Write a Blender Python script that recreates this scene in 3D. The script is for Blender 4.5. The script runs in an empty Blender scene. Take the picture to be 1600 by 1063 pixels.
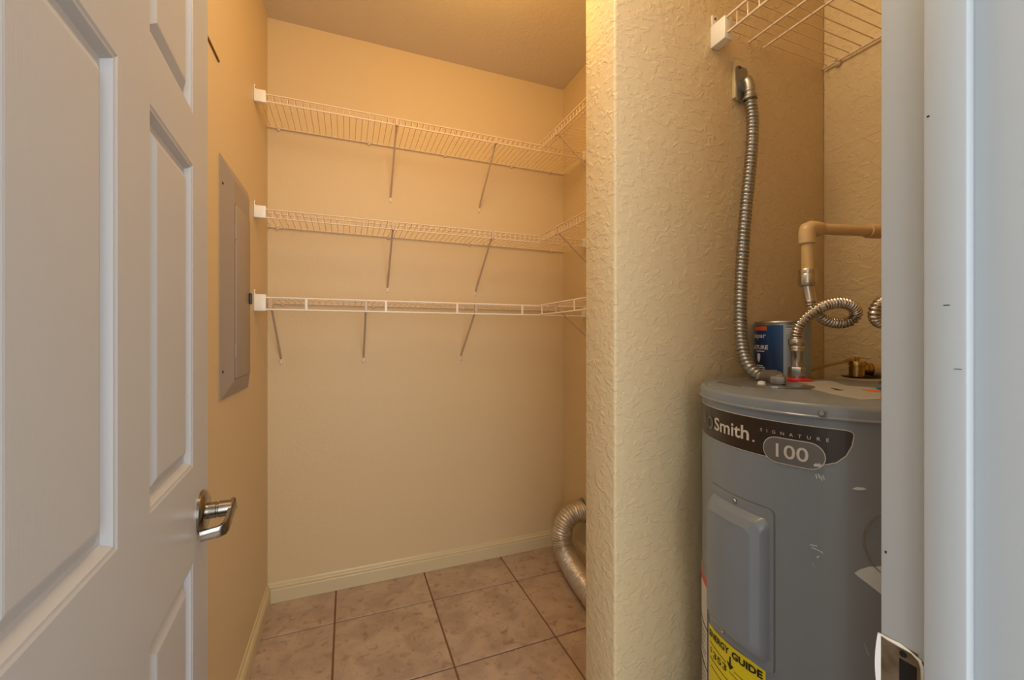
import bpy, bmesh, math, random
from mathutils import Vector, Matrix
R = math.radians; PI = math.pi
random.seed(4)
S = bpy.context.scene
COL = S.collection

# ------------------------------------------------------------------ camera, light, exposure
F, VX, HY, EYE = 651.0, 543.0, 527.0, 1.19
TH = math.atan((800 - VX) / F); CT, ST = math.cos(TH), math.sin(TH)
cd = bpy.data.cameras.new('camera'); cam = bpy.data.objects.new('camera', cd); COL.objects.link(cam)
cam.location = (0, 0, EYE); cam.rotation_euler = (R(90), 0, -TH)
cd.sensor_width = 36; cd.lens = F / 1600 * 36; cd.shift_y = -(531.5 - HY) / 1600; cd.clip_start = .01
S.camera = cam
W = bpy.data.worlds.new('world'); S.world = W; W.use_nodes = True
W.node_tree.nodes['Background'].inputs[0].default_value = (.8, .9, 1, 1)
W.node_tree.nodes['Background'].inputs[1].default_value = .3
S.view_settings.view_transform = 'Standard'; S.view_settings.look = 'None'
S.view_settings.gamma = 1; S.view_settings.use_curve_mapping = False
S.view_settings.exposure = 0.06
def area(name, loc, rot, sx, sy, e, col):
    l = bpy.data.lights.new(name, 'AREA'); l.shape = 'RECTANGLE'; l.size = sx; l.size_y = sy; l.energy = e; l.color = col
    o = bpy.data.objects.new(name, l); COL.objects.link(o); o.location = loc; o.rotation_euler = rot; return o
area('hall_window_light', (.15, -2.3, 1.45), (R(90), 0, 0), 3.2, 2.1, 120, (.86, .94, 1))
def bulb(name, loc, e, col, r):
    l = bpy.data.lights.new(name, 'POINT'); l.energy = e; l.color = col; l.shadow_soft_size = r
    o = bpy.data.objects.new(name, l); COL.objects.link(o); o.location = loc
bulb('closet_bulb', (.12, .66, 2.36), 15.5, (1, .79, .50), .14)
bulb('added_pantry_fill', (.45, 1.30, 2.40), 7.5, (1, .50, .06), .16)  # added unseen fill light, turns the upper back wall more orange

# ------------------------------------------------------------------ dimensions
XL, XR, YB, ZC = -.333, 1.161, 2.134, 2.62       # pantry
XP, YN, YP = .507, .714, .828                    # partition
YD0, YD1 = .10, .2202                            # wall with the doorway
XJ, XH = .433, -.178                             # jamb faces
def ray(px, py):
    u = (px - 800) / F; return Vector((ST + u * CT, CT - u * ST, (HY - py) / F))
def at(px, py, ax, val):                         # point of a real plane seen at a pixel
    r = ray(px, py); k = (val - (EYE if ax == 2 else 0)) / r[ax]; return r * k + Vector((0, 0, EYE))

# ------------------------------------------------------------------ materials
def srgb(r, g, b):
    f = lambda c: (c / 255 / 12.92) if c <= 10 else ((c / 255 + .055) / 1.055) ** 2.4
    return (f(r), f(g), f(b), 1)
def mat(name, col, rough=.5, metal=0, spec=.5, bump=None, var=None, coat=0):
    """bump=(scale, strength, distance, detail); var=(scale, colour2, amount)"""
    m = bpy.data.materials.new(name); m.use_nodes = True; nt = m.node_tree; b = nt.nodes['Principled BSDF']
    b.inputs['Base Color'].default_value = col; b.inputs['Roughness'].default_value = rough
    b.inputs['Metallic'].default_value = metal; b.inputs['Specular IOR Level'].default_value = spec
    b.inputs['Coat Weight'].default_value = coat
    tc = nt.nodes.new('ShaderNodeTexCoord')
    if var:
        n = nt.nodes.new('ShaderNodeTexNoise'); n.inputs['Scale'].default_value = var[0]; n.inputs['Detail'].default_value = 5
        mx = nt.nodes.new('ShaderNodeMix'); mx.data_type = 'RGBA'
        mr = nt.nodes.new('ShaderNodeMapRange'); mr.inputs[1].default_value = .35; mr.inputs[2].default_value = .68; mr.inputs[4].default_value = var[2]
        nt.links.new(tc.outputs['Object'], n.inputs['Vector']); nt.links.new(n.outputs[0], mr.inputs[0]); nt.links.new(mr.outputs[0], mx.inputs[0])
        mx.inputs[6].default_value = col; mx.inputs[7].default_value = var[1]; nt.links.new(mx.outputs[2], b.inputs['Base Color'])
    if bump:
        n = nt.nodes.new('ShaderNodeTexNoise'); n.inputs['Scale'].default_value = bump[0]; n.inputs['Detail'].default_value = bump[3]
        bp = nt.nodes.new('ShaderNodeBump'); bp.inputs['Strength'].default_value = bump[1]; bp.inputs['Distance'].default_value = bump[2]
        nt.links.new(tc.outputs['Object'], n.inputs['Vector']); nt.links.new(n.outputs[0], bp.inputs['Height']); nt.links.new(bp.outputs[0], b.inputs['Normal'])
    return m
def wall_mat(name, col, scale, strength, thr, rough=.42, dist=.0015, stretch=(1, 1, 1)):
    m = mat(name, col, rough, spec=.4); nt = m.node_tree; b = nt.nodes['Principled BSDF']
    tc = nt.nodes.new('ShaderNodeTexCoord'); mp = nt.nodes.new('ShaderNodeMapping'); mp.inputs['Scale'].default_value = stretch
    n = nt.nodes.new('ShaderNodeTexNoise'); n.inputs['Scale'].default_value = scale; n.inputs['Detail'].default_value = 3; n.inputs['Distortion'].default_value = .7
    mr = nt.nodes.new('ShaderNodeMapRange'); mr.interpolation_type = 'SMOOTHSTEP'; mr.inputs[1].default_value = thr - .09; mr.inputs[2].default_value = thr + .09
    n2 = nt.nodes.new('ShaderNodeTexNoise'); n2.inputs['Scale'].default_value = scale * 5; n2.inputs['Detail'].default_value = 2
    ad = nt.nodes.new('ShaderNodeMath'); ad.operation = 'MULTIPLY_ADD'; ad.inputs[1].default_value = .22
    bp = nt.nodes.new('ShaderNodeBump'); bp.inputs['Strength'].default_value = strength; bp.inputs['Distance'].default_value = dist
    L = nt.links.new
    L(tc.outputs['Object'], mp.inputs[0]); L(mp.outputs[0], n.inputs[0]); L(mp.outputs[0], n2.inputs[0]); L(n.outputs[0], mr.inputs[0])
    L(n2.outputs[0], ad.inputs[0]); L(mr.outputs[0], ad.inputs[2]); L(ad.outputs[0], bp.inputs['Height']); L(bp.outputs[0], b.inputs['Normal'])
    return m
BEIGE = (.66, .518, .31, 1)
M = {}
M['wall'] = wall_mat('pantry_wall_paint', BEIGE, 60, .22, .55, .5, .0009)
M['nook'] = wall_mat('closet_wall_paint', BEIGE, 48, .65, .55, .42, .0014, (1, 1, 1.4))
M['ceil'] = wall_mat('ceiling_paint', (.66, .585, .49, 1), 60, .35, .5, .7, .001)
M['hall'] = mat('hall_wall_paint', (.62, .62, .6, 1), .6)
M['base'] = mat('baseboard_paint', (.63, .53, .33, 1), .35)
M['grout'] = mat('grout', srgb(128, 96, 72), .9, bump=(300, .4, .001, 3))
M['jamb'] = mat('jamb_paint', (.42, .45, .475, 1), .38, bump=(18, .06, .002, 2))
M['stop'] = mat('stop_paint', (.42, .45, .475, 1), .38)
M['wire'] = mat('white_vinyl_wire', srgb(226, 205, 180), .35)
M['wirew'] = mat('white_shelf_rail', srgb(236, 226, 212), .35)
M['brace'] = mat('brace_vinyl', srgb(196, 172, 150), .4)
M['plastic'] = mat('white_plastic', srgb(232, 230, 224), .35)
M['taupe'] = mat('taupe_enamel', srgb(152, 140, 130), .42, bump=(500, .06, .0003, 1))
M['black'] = mat('black_plastic', (.012, .011, .010, 1), .4)
M['nickel'] = mat('satin_nickel', (.30, .275, .24, 1), .2, 1)
M['steel'] = mat('galvanised_steel', (.40, .40, .40, 1), .34, 1)
M['dsteel'] = mat('dull_zinc', (.27, .26, .25, 1), .45, .8, bump=(80, .3, .001, 3))
M['stain'] = mat('corrugated_stainless', (.62, .57, .52, 1), .24, 1)
M['foil'] = mat('aluminium_foil', (.64, .61, .57, 1), .36, .8, bump=(130, .5, .002, 4))
M['brass'] = mat('brass', (.55, .36, .12, 1), .3, 1, bump=(60, .2, .001, 2))
M['heater'] = mat('grey_enamel', (.195, .225, .26, 1), .33, spec=.5, var=(3, (.185, .215, .25, 1), 1), coat=.2)
M['label'] = mat('bronze_label', (.036, .026, .02, 1), .28, .3)
M['pill'] = mat('grey_label', (.14, .135, .13, 1), .4, .2)
M['silver'] = mat('silver_print', (.60, .56, .5, 1), .35, .2)
M['yellow'] = mat('yellow_label', (.75, .62, .012, 1), .5)
M['ink'] = mat('black_ink', (.012, .01, .008, 1), .6)
M['paper'] = mat('white_label', (.6, .58, .55, 1), .55)
M['red'] = mat('red_plastic', (.55, .012, .012, 1), .35)
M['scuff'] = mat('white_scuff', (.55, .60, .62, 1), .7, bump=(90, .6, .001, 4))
M['navy'] = mat('navy_label', (.004, .018, .075, 1), .35, var=(14, (.005, .06, .22, 1), 1))
M['orange'] = mat('orange_print', (.7, .13, .02, 1), .5)
M['canwall'] = mat('grey_can_label', (.34, .40, .46, 1), .4, .2)
M['white'] = mat('white_print', (.8, .8, .8, 1), .5)
M['cpvc'] = mat('cream_pipe', (.66, .46, .235, 1), .35)
M['cpvcy'] = mat('yellow_print', (.75, .52, .02, 1), .5)
M['brown'] = mat('dark_brown', srgb(120, 86, 40), .7)
M['strike'] = mat('worn_brass_plate', (.16, .11, .06, 1), .45, .6, var=(60, (.30, .24, .17, 1), .8))
M['dark'] = mat('dark_recess', (.008, .005, .003, 1), .9)
M['blue'] = mat('blue_plastic', (.01, .25, .45, 1), .4)
# tile: mottled rose-tan ceramic
def tile_mat():
    m = mat('ceramic_tile', srgb(184, 148, 124), .38, spec=.4); nt = m.node_tree; b = nt.nodes['Principled BSDF']; L = nt.links.new
    g = nt.nodes.new('ShaderNodeNewGeometry'); oi = nt.nodes.new('ShaderNodeObjectInfo')
    ml = nt.nodes.new('ShaderNodeVectorMath'); ml.operation = 'SCALE'; ml.inputs[3].default_value = 9
    cmb = nt.nodes.new('ShaderNodeCombineXYZ'); L(oi.outputs['Random'], cmb.inputs[0]); L(oi.outputs['Random'], cmb.inputs[1]); L(cmb.outputs[0], ml.inputs[0])
    add = nt.nodes.new('ShaderNodeVectorMath'); L(g.outputs['Position'], add.inputs[0]); L(ml.outputs[0], add.inputs[1])
    def noise(sc, det, lo, hi, dst=0):
        n = nt.nodes.new('ShaderNodeTexNoise'); n.inputs['Scale'].default_value = sc; n.inputs['Detail'].default_value = det; n.inputs['Distortion'].default_value = dst
        r = nt.nodes.new('ShaderNodeMapRange'); r.inputs[1].default_value = lo; r.inputs[2].default_value = hi
        L(add.outputs[0], n.inputs[0]); L(n.outputs[0], r.inputs[0]); return r.outputs[0]
    def mix(fac, a, c):
        x = nt.nodes.new('ShaderNodeMix'); x.data_type = 'RGBA'; L(fac, x.inputs[0])
        if isinstance(a, tuple): x.inputs[6].default_value = a
        else: L(a, x.inputs[6])
        x.inputs[7].default_value = c; return x.outputs[2]
    c = mix(noise(9, 6, .38, .66, .6), srgb(172, 152, 138), srgb(194, 175, 158))
    c = mix(noise(28, 5, .55, .75, .5), c, srgb(154, 124, 104))
    c = mix(noise(120, 3, .64, .74), c, srgb(132, 102, 82))
    L(c, b.inputs['Base Color'])
    bp = nt.nodes.new('ShaderNodeBump'); bp.inputs['Strength'].default_value = .25; bp.inputs['Distance'].default_value = .001
    L(noise(30, 5, .3, .7), bp.inputs['Height']); L(bp.outputs[0], b.inputs['Normal'])
    return m
M['tile'] = tile_mat()
# moulded door skin: fine wood-grain relief
def door_mat():
    m = mat('door_paint', (.47, .475, .49, 1), .36, spec=.45); nt = m.node_tree; b = nt.nodes['Principled BSDF']; L = nt.links.new
    tc = nt.nodes.new('ShaderNodeTexCoord'); mp = nt.nodes.new('ShaderNodeMapping'); mp.inputs['Scale'].default_value = (1, 1, .12)
    n = nt.nodes.new('ShaderNodeTexNoise'); n.inputs['Scale'].default_value = 420; n.inputs['Detail'].default_value = 2
    bp = nt.nodes.new('ShaderNodeBump'); bp.inputs['Strength'].default_value = .22; bp.inputs['Distance'].default_value = .0006
    L(tc.outputs['Object'], mp.inputs[0]); L(mp.outputs[0], n.inputs[0]); L(n.outputs[0], bp.inputs['Height']); L(bp.outputs[0], b.inputs['Normal'])
    return m
M['door'] = door_mat()

# ------------------------------------------------------------------ mesh helpers
def link(name, me, m, parent=None, smooth=None, **props):
    o = bpy.data.objects.new(name, me); COL.objects.link(o)
    if m is not None and not me.materials: me.materials.append(m)
    if parent: o.parent = parent
    for k, v in props.items(): o[k] = v
    return o
def finish(bm, name, m, parent=None, smooth=None, **props):
    bmesh.ops.recalc_face_normals(bm, faces=bm.faces)
    me = bpy.data.meshes.new(name); bm.to_mesh(me); bm.free()
    if smooth is not None:
        me.shade_smooth(); me.set_sharp_from_angle(angle=R(smooth))
    return link(name, me, m, parent, **props)
def empty(name, loc, label=None, cat=None, group=None, rz=0):
    o = bpy.data.objects.new(name, None); COL.objects.link(o); o.location = loc; o.rotation_euler = (0, 0, rz); o.empty_display_size = .05
    if label: o['label'] = label
    if cat: o['category'] = cat
    if group: o['group'] = group
    return o
def box(bm, a, b, bev=0, seg=1, mtx=None):
    r = bmesh.ops.create_cube(bm, size=1); vs = r['verts']
    for v in vs:
        v.co = Vector([a[i] + (v.co[i] + .5) * (b[i] - a[i]) for i in range(3)])
    if bev:
        es = {e for v in vs for e in v.link_edges}
        q = bmesh.ops.bevel(bm, geom=list(es), offset=bev, segments=seg, affect='EDGES', profile=.5); vs = list({v for f in q['faces'] for v in f.verts} | {v for v in vs if v.is_valid})
    if mtx is not None:
        bmesh.ops.transform(bm, matrix=mtx, verts=[v for v in vs if v.is_valid])
def frame_at(t, ref=None):
    t = t.normalized(); a = ref if ref is not None else (Vector((0, 0, 1)) if abs(t.z) < .9 else Vector((1, 0, 0)))
    u = t.cross(a).normalized(); return u, t.cross(u).normalized()
def tube(bm, pts, rad, n=8, cap=True, sx=1, sz=1, ref=None):
    """sweep of a circle; rad number or function of (index, arc length)"""
    pts = [Vector(p) for p in pts]; rings = []; s = 0
    u = None
    for i, p in enumerate(pts):
        t = (pts[min(i + 1, len(pts) - 1)] - pts[max(i - 1, 0)]).normalized()
        if u is None: u, w = frame_at(t, ref)
        else:
            u = (u - t * u.dot(t)).normalized(); w = t.cross(u).normalized()
        if i: s += (p - pts[i - 1]).length
        r = rad(i, s) if callable(rad) else rad
        rings.append([bm.verts.new(p + (u * math.cos(2 * PI * k / n) * sx + w * math.sin(2 * PI * k / n) * sz) * r) for k in range(n)])
    for a, b in zip(rings, rings[1:]):
        for k in range(n): bm.faces.new((a[k], a[(k + 1) % n], b[(k + 1) % n], b[k]))
    if cap: bm.faces.new(rings[0][::-1]); bm.faces.new(rings[-1])
def spline(pts, n=12):
    P = [Vector(p) for p in pts]; P = [P[0] * 2 - P[1]] + P + [P[-1] * 2 - P[-2]]; out = []
    for i in range(1, len(P) - 2):
        for k in range(n):
            t = k / n; a, b, c, d = P[i - 1:i + 3]
            out.append(.5 * ((2 * b) + (c - a) * t + (2 * a - 5 * b + 4 * c - d) * t * t + (3 * b - a - 3 * c + d) * t ** 3))
    out.append(P[-2]); return out
def resample(pts, step):
    out = [pts[0].copy()]; acc = 0
    for a, b in zip(pts, pts[1:]):
        L = (b - a).length; pos = step - acc
        while pos <= L: out.append(a.lerp(b, pos / L)); pos += step
        acc = (acc + L) % step if L else acc
    return out
def lathe(bm, prof, n=32, mtx=None, a0=0, a1=2 * PI):
    """prof list of (r, z) about Z"""
    rings = []; full = abs(a1 - a0 - 2 * PI) < 1e-6
    for r, z in prof:
        if r < 1e-6: rings.append([bm.verts.new((0, 0, z))])
        else: rings.append([bm.verts.new((r * math.cos(a0 + (a1 - a0) * k / n), r * math.sin(a0 + (a1 - a0) * k / n), z)) for k in range(n if full else n + 1)])
    for a, b in zip(rings, rings[1:]):
        if len(a) == 1 and len(b) == 1: continue
        m = n if full else n
        for k in range(m):
            k2 = (k + 1) % len(a) if len(a) > 1 else 0; k3 = (k + 1) % len(b) if len(b) > 1 else 0
            if len(a) == 1: bm.faces.new((a[0], b[k3], b[k]))
            elif len(b) == 1: bm.faces.new((a[k], a[k2], b[0]))
            else: bm.faces.new((a[k], a[k2], b[k3], b[k]))
    if mtx is not None: bmesh.ops.transform(bm, matrix=mtx, verts=[v for r in rings for v in r])
def prism(bm, poly, f0, f1):
    """poly 2D list, f0/f1 map (x,y) to 3D of the two ends"""
    a = [bm.verts.new(f0(*p)) for p in poly]; b = [bm.verts.new(f1(*p)) for p in poly]
    n = len(poly); bm.faces.new(a); bm.faces.new(b[::-1])
    for k in range(n): bm.faces.new((a[k], a[(k + 1) % n], b[(k + 1) % n], b[k]))
def axis_mtx(loc, direction, up=None):
    z = Vector(direction).normalized(); q = z.to_track_quat('Z', 'Y'); return Matrix.Translation(Vector(loc)) @ q.to_matrix().to_4x4()
def text_bm(s, size, align='LEFT', spacing=1, offset=0, wscale=1):
    c = bpy.data.curves.new('lettering', 'FONT'); c.body = s; c.size = size; c.align_x = align; c.space_character = spacing; c.offset = offset; c.resolution_u = 3
    o = bpy.data.objects.new('lettering', c); COL.objects.link(o)
    dg = bpy.context.evaluated_depsgraph_get(); me = bpy.data.meshes.new_from_object(o.evaluated_get(dg))
    bm = bmesh.new(); bm.from_mesh(me)
    for v in bm.verts: v.co.x *= wscale
    bpy.data.objects.remove(o); bpy.data.curves.remove(c); bpy.data.meshes.remove(me); return bm
def fit_text(s, w, h, bold=0, spacing=1):
    """lettering scaled to a w x h box with its lower left at 0,0"""
    bm = text_bm(s, 1, offset=bold, spacing=spacing); xs = [v.co.x for v in bm.verts]; ys = [v.co.y for v in bm.verts]
    x0, x1, y0, y1 = min(xs), max(xs), min(ys), max(ys)
    for v in bm.verts: v.co = Vector(((v.co.x - x0) / (x1 - x0) * w, (v.co.y - y0) / (y1 - y0) * h, 0))
    return bm
def merge(dst, src, dx=0, dy=0):
    mp = {v: dst.verts.new((v.co.x + dx, v.co.y + dy, 0)) for v in src.verts}
    for f in src.faces:
        try: dst.faces.new([mp[v] for v in f.verts])
        except ValueError: pass
    src.free()
def flat_poly(pts):
    bm = bmesh.new(); bm.faces.new([bm.verts.new((x, y, 0)) for x, y in pts]); return bm
def wrap(bm, cx, cy, rad, step=R(2.5), thick=0, zfun=None):
    """bm lies in (arc angle in radians, z); cut into strips and bend around the cylinder"""
    xs = [v.co.x for v in bm.verts]; x = math.ceil(min(xs) / step) * step
    bmesh.ops.triangulate(bm, faces=bm.faces)
    while x < max(xs):
        bmesh.ops.bisect_plane(bm, geom=bm.verts[:] + bm.edges[:] + bm.faces[:], plane_co=(x, 0, 0), plane_no=(1, 0, 0)); x += step
    for v in bm.verts:
        a, z = v.co.x, v.co.y; r = rad
        v.co = Vector((cx + r * math.cos(a), cy + r * math.sin(a), z))
    if thick:
        g = bmesh.ops.extrude_face_region(bm, geom=bm.faces[:])
        for v in g['geom']:
            if isinstance(v, bmesh.types.BMVert):
                d = Vector((v.co.x - cx, v.co.y - cy, 0)).normalized(); v.co -= d * thick
    return bm
def struct(name, bm, m, parent=None, smooth=None):
    return finish(bm, name, m, parent, smooth, **({} if parent else {'kind': 'structure'}))

# ------------------------------------------------------------------ the room
def wallbox(name, a, b, m, bev=0, seg=1):
    bm = bmesh.new(); box(bm, a, b, bev, seg); return struct(name, bm, M[m], smooth=50 if bev else None)
HX0, HX1, HYN = -1.6, 1.9, -2.6
floor = wallbox('floor', (HX0 - .1, HYN - .1, -.12), (HX1 + .1, YB + .1, -.004), 'grout')
wallbox('wall_back', (XL - .1, YB, -.02), (XR + .1, YB + .1, ZC), 'wall')
wallbox('wall_left', (XL - .1, YD1, -.02), (XL, YB, ZC), 'wall')
wallbox('wall_right', (XR, YD1, -.02), (XR + .1, YB, ZC), 'nook')
wallbox('wall_partition', (XP, YN, -.02), (XR, YP, ZC), 'nook', .006, 3)
# wall with the doorway: left, right and above the opening
bm = bmesh.new()
box(bm, (XL - .1, YD0, -.02), (XH - .018, YD1, ZC)); box(bm, (XJ + .018, YD0, -.02), (XR + .1, YD1, ZC)); box(bm, (XH - .018, YD0, 2.07), (XJ + .018, YD1, ZC))
struct('wall_front', bm, M['nook'])
wallbox('ceiling', (HX0 - .1, HYN - .1, ZC), (HX1 + .1, YB + .1, ZC + .08), 'ceil')
wallbox('wall_hall_left', (HX0 - .1, HYN, -.02), (HX0, YD0, ZC), 'hall')
wallbox('wall_hall_right', (HX1, HYN, -.02), (HX1 + .1, YD0, ZC), 'hall')
wallbox('wall_hall_back', (HX0 - .1, HYN - .1, -.02), (HX1 + .1, HYN, ZC), 'hall')
bm = bmesh.new()
box(bm, (HX0, YD0 - .012, -.004), (XH - .018, YD0, ZC)); box(bm, (XJ + .018, YD0 - .012, -.004), (HX1, YD0, ZC)); box(bm, (XH - .018, YD0 - .012, 2.07), (XJ + .018, YD0, ZC))
struct('wall_hall_front', bm, M['hall'])

# tiles: 0.41 m grid, each tile its own object, cut where the walls stand
G, TP = .0035, .41
regions = [(XL, YD1, XR, YN), (XL, YN, XP, YP), (XL, YP, XR, YB), (XH, YD0, XJ, YD1), (HX0, HYN + .2, HX1, YD0)]
tile_cache = {}
def tile(x0, y0, x1, y1):
    if x1 - x0 < .012 or y1 - y0 < .012: return
    key = (round(x1 - x0, 3), round(y1 - y0, 3))
    if key not in tile_cache:
        bm = bmesh.new(); w, d = x1 - x0, y1 - y0; box(bm, (-w / 2, -d / 2, -.008), (w / 2, d / 2, 0), .0015)
        me = bpy.data.meshes.new('tile'); bmesh.ops.recalc_face_normals(bm, faces=bm.faces); bm.to_mesh(me); bm.free(); me.materials.append(M['tile']); tile_cache[key] = me
    o = bpy.data.objects.new('tile', tile_cache[key]); COL.objects.link(o); o.parent = floor; o.location = ((x0 + x1) / 2, (y0 + y1) / 2, 0)
GX, GY = -.05, 1.885
def cut(lo, hi, off):
    k = math.floor((lo - off) / TP); out = []
    while off + k * TP < hi:
        a, b = off + k * TP + G, off + (k + 1) * TP - G; a, b = max(a, lo), min(b, hi)
        if b - a > .012: out.append((a, b))
        k += 1
    return out
# merge the areas that join without a wall so that tiles run through
for (a, b, c, d) in [(XL, YP, XR, YB), (XL, YD1, XR, YN), (HX0, -1.2, HX1, YD0)]:
    ys = cut(b, d, GY)
    for x0, x1 in cut(a, c, GX):
        for y0, y1 in ys: tile(x0, y0, x1, y1)
for x0, x1 in cut(XL, XP, GX): 
    for y0, y1 in cut(YN, YP, GY): tile(x0, y0, x1, y1)
for x0, x1 in cut(XH, XJ, GX):
    for y0, y1 in cut(YD0, YD1, GY): tile(x0, y0, x1, y1)

# baseboards: stepped colonial profile
BP = [(0, 0), (.015, 0), (.015, .056), (.0135, .059), (.0115, .0605), (.0115, .0635), (.0135, .065), (.0135, .070), (.010, .074), (.0065, .076), (.0065, .080), (.004, .087), (0, .088)]
def baseboard(name, p0, p1, inward):
    d = Vector(inward); bm = bmesh.new()
    f = lambda P: (lambda x, z: Vector((P[0] + d.x * x, P[1] + d.y * x, z + .001)))
    prism(bm, BP, f(p0), f(p1)); struct(name, bm, M['base'])
baseboard('baseboard_back', (XL, YB), (XR, YB), (0, -1, 0))
baseboard('baseboard_left', (XL, YD1), (XL, YB - .015), (1, 0, 0))
baseboard('baseboard_right', (XR, YP), (XR, YB - .015), (-1, 0, 0))
# ------------------------------------------------------------------ door frame
def jamb(name, x, s):
    bm = bmesh.new()
    box(bm, (min(x, x + s * .018), YD0 - .014, 0), (max(x, x + s * .018), YD1, 2.07), .0012, 2)
    return struct(name, bm, M['jamb'], smooth=40)
j1 = jamb('trim_1', XJ, 1); j2 = jamb('trim_2', XH, -1)
bm = bmesh.new(); box(bm, (XJ - .0105, .1615, 0), (XJ, .1868, 2.04), .0015, 2); finish(bm, 'door_stop', M['stop'], j1, 40)
bm = bmesh.new(); box(bm, (XH, .1615, 0), (XH + .0105, .1868, 2.04), .0015, 2); finish(bm, 'door_stop', M['stop'], j2, 40)
bm = bmesh.new(); box(bm, (XH, YD0 - .014, 2.052), (XJ, YD1, 2.07), .001); box(bm, (XH + .0105, .1615, 2.04), (XJ - .0105, .1868, 2.052)); struct('trim_3', bm, M['jamb'])
for i, x0, x1 in ((4, XH - .075, XH - .006), (5, XJ + .006, XJ + .075)):
    bm = bmesh.new(); box(bm, (x0, YD0 - .028, 0), (x1, YD0 - .012, 2.075), .003, 2); struct('trim_%d' % i, bm, M['jamb'], smooth=40)
bm = bmesh.new(); box(bm, (XH - .075, YD0 - .028, 2.075), (XJ + .075, YD0 - .012, 2.145), .003, 2); struct('trim_6', bm, M['jamb'], smooth=40)
# dents and scratches on the jamb: tiny dark chips
def chip(px, py, w, hgt, x=XJ - .0106, ang=0):
    p = at(px, py, 0, x); bm = bmesh.new()
    box(bm, (-.0002, -w / 2, -hgt / 2), (.0002, w / 2, hgt / 2), mtx=Matrix.Translation(p) @ Matrix.Rotation(ang, 4, 'X'))
    finish(bm, 'chip', M['dark'], j1)
chip(1450, 182, .0016, .0012); chip(1479, 477, .0035, .0006); chip(1384, 863, .0012, .0022, XJ - .0001); chip(1497, 577, .004, .0004)

# strike plate on the right jamb (latch side)
zt = .931
sp = empty('strike_plate', (XJ, .205, zt - .029), 'worn brass strike plate with painted over edges on the white door jamb', 'strike plate'); sp.parent = None
def spart(name, bm, m, sm=None): 
    o = finish(bm, name, m, sp, sm); o.matrix_parent_inverse = Matrix.Translation(sp.location).inverted(); return o
z0, z1 = zt - .06, zt
ya, yb_ = .1905, .2202
# plate with latch hole as a frame of bars
bm = bmesh.new(); X0, X1 = XJ - .0016, XJ + .0004
hy0, hy1, hz0, hz1 = .1945, .2065, z0 + .014, z1 - .0105
for (a, b, c, d) in ((ya, z0, hy0, z1 - .004), (hy1, z0, yb_, z1), (hy0, z0, hy1, hz0), (hy0, hz1, hy1, z1)):
    box(bm, (X0, a, b), (X1, c, d))
spart('plate', bm, M['strike'])
bm = bmesh.new(); box(bm, (XJ - .0008, hy0 - .001, hz0 - .001), (XJ + .0006, hy1 + .001, hz1 + .001)); spart('latch_recess', bm, M['dark'])
bm = bmesh.new(); lathe(bm, [(0, .0018), (.0019, .0016), (.0026, 0)], 12, axis_mtx((XJ - .0016, .2035, z1 - .0058), (-1, 0, 0))); spart('screw', bm, M['dark'], 30)
bm = bmesh.new()   # lip bent round the jamb edge
lip = [(0, z0), (.0, z1)] 
pts = []
for k in range(9):
    t = k / 8; zz = z1 - t * .06; bul = .0028 * math.sin(PI * min(1, .12 + t * .88))
    pts.append((zz, bul))
va = []
for zz, bul in pts:
    va.append([bm.verts.new((XJ - .0016, yb_ - .001, zz)), bm.verts.new((XJ - .0020 - bul * .35, yb_ + bul, zz)), bm.verts.new((XJ - .0002, yb_ + bul + .001, zz)), bm.verts.new((XJ + .0002, yb_, zz))])
for a, b in zip(va, va[1:]):
    for k in range(4): bm.faces.new((a[k], a[(k + 1) % 4], b[(k + 1) % 4], b[k]))
bm.faces.new(va[0][::-1]); bm.faces.new(va[-1]); spart('lip', bm, M['plastic'], 50)
bm = bmesh.new()   # paint crust round the plate
tube(bm, [(XJ - .0015, yb_, z1 + .0003), (XJ - .0017, .214, z1 - .0002), (XJ - .0017, .206, z1 + .0002), (XJ - .0016, .198, z1 - .0008), (XJ - .0016, .1928, z1 - .0035), (XJ - .0014, .1906, z1 - .009), (XJ - .0014, .1903, z0)], lambda i, s: .0007 + .0005 * ((i * 7) % 3), 6)
spart('paint_edge', bm, M['plastic'], 60)

# ------------------------------------------------------------------ the door (opened into the pantry)
DW, DT, DH = .612, .035, 2.03
ang = R(4.1)
dj = empty('door_1', (-.1752, .2315, 0)); dj['kind'] = 'structure'; dj.rotation_euler = (0, 0, ang)
# local frame: +Y from hinge towards the free edge, +X is the face turned to the camera
free = Vector((-.219, .841)); 
hinge = Vector((free.x + math.sin(ang) * DW, free.y - math.cos(ang) * DW)); dj.location = (hinge.x, hinge.y, .008)
BOR = [(0, 0), (.0025, -.0012), (.005, -.0016), (.011, -.0085), (.0155, -.0092), (.018, -.0085), (.030, -.0022), (.032, -.0018)]
cols = [(DW - .0966 - .1815, DW - .0966), (DW - .3607 - .1815, DW - .3607)]
rows = [(.20, .848), (.990, 1.436), (1.512, 1.885)]
def door_face(bm, x, s):
    """stiles and rails of one face with openings left for the panels"""
    ys = sorted({0, DW} | {v for c in cols for v in c}); zs = sorted({0, DH} | {v for r in rows for v in r})
    vs = {}
    V = lambda y, z: vs.setdefault((y, z), bm.verts.new((x, y, z)) if (y, z) not in vs else vs[(y, z)])
    for y0, y1 in zip(ys, ys[1:]):
        for z0_, z1_ in zip(zs, zs[1:]):
            if any(abs(y0 - c[0]) < 1e-6 for c in cols) and any(abs(z0_ - r[0]) < 1e-6 for r in rows): continue
            bm.faces.new([V(y0, z0_), V(y1, z0_), V(y1, z1_), V(y0, z1_)])
bm = bmesh.new(); door_face(bm, 0, 1)
box(bm, (-DT + .0002, 0, 0), (-.0105, DW, DH))
for a, b in (((-.0105, 0, 0), (-.0105, DW, 0)),): pass
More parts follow.
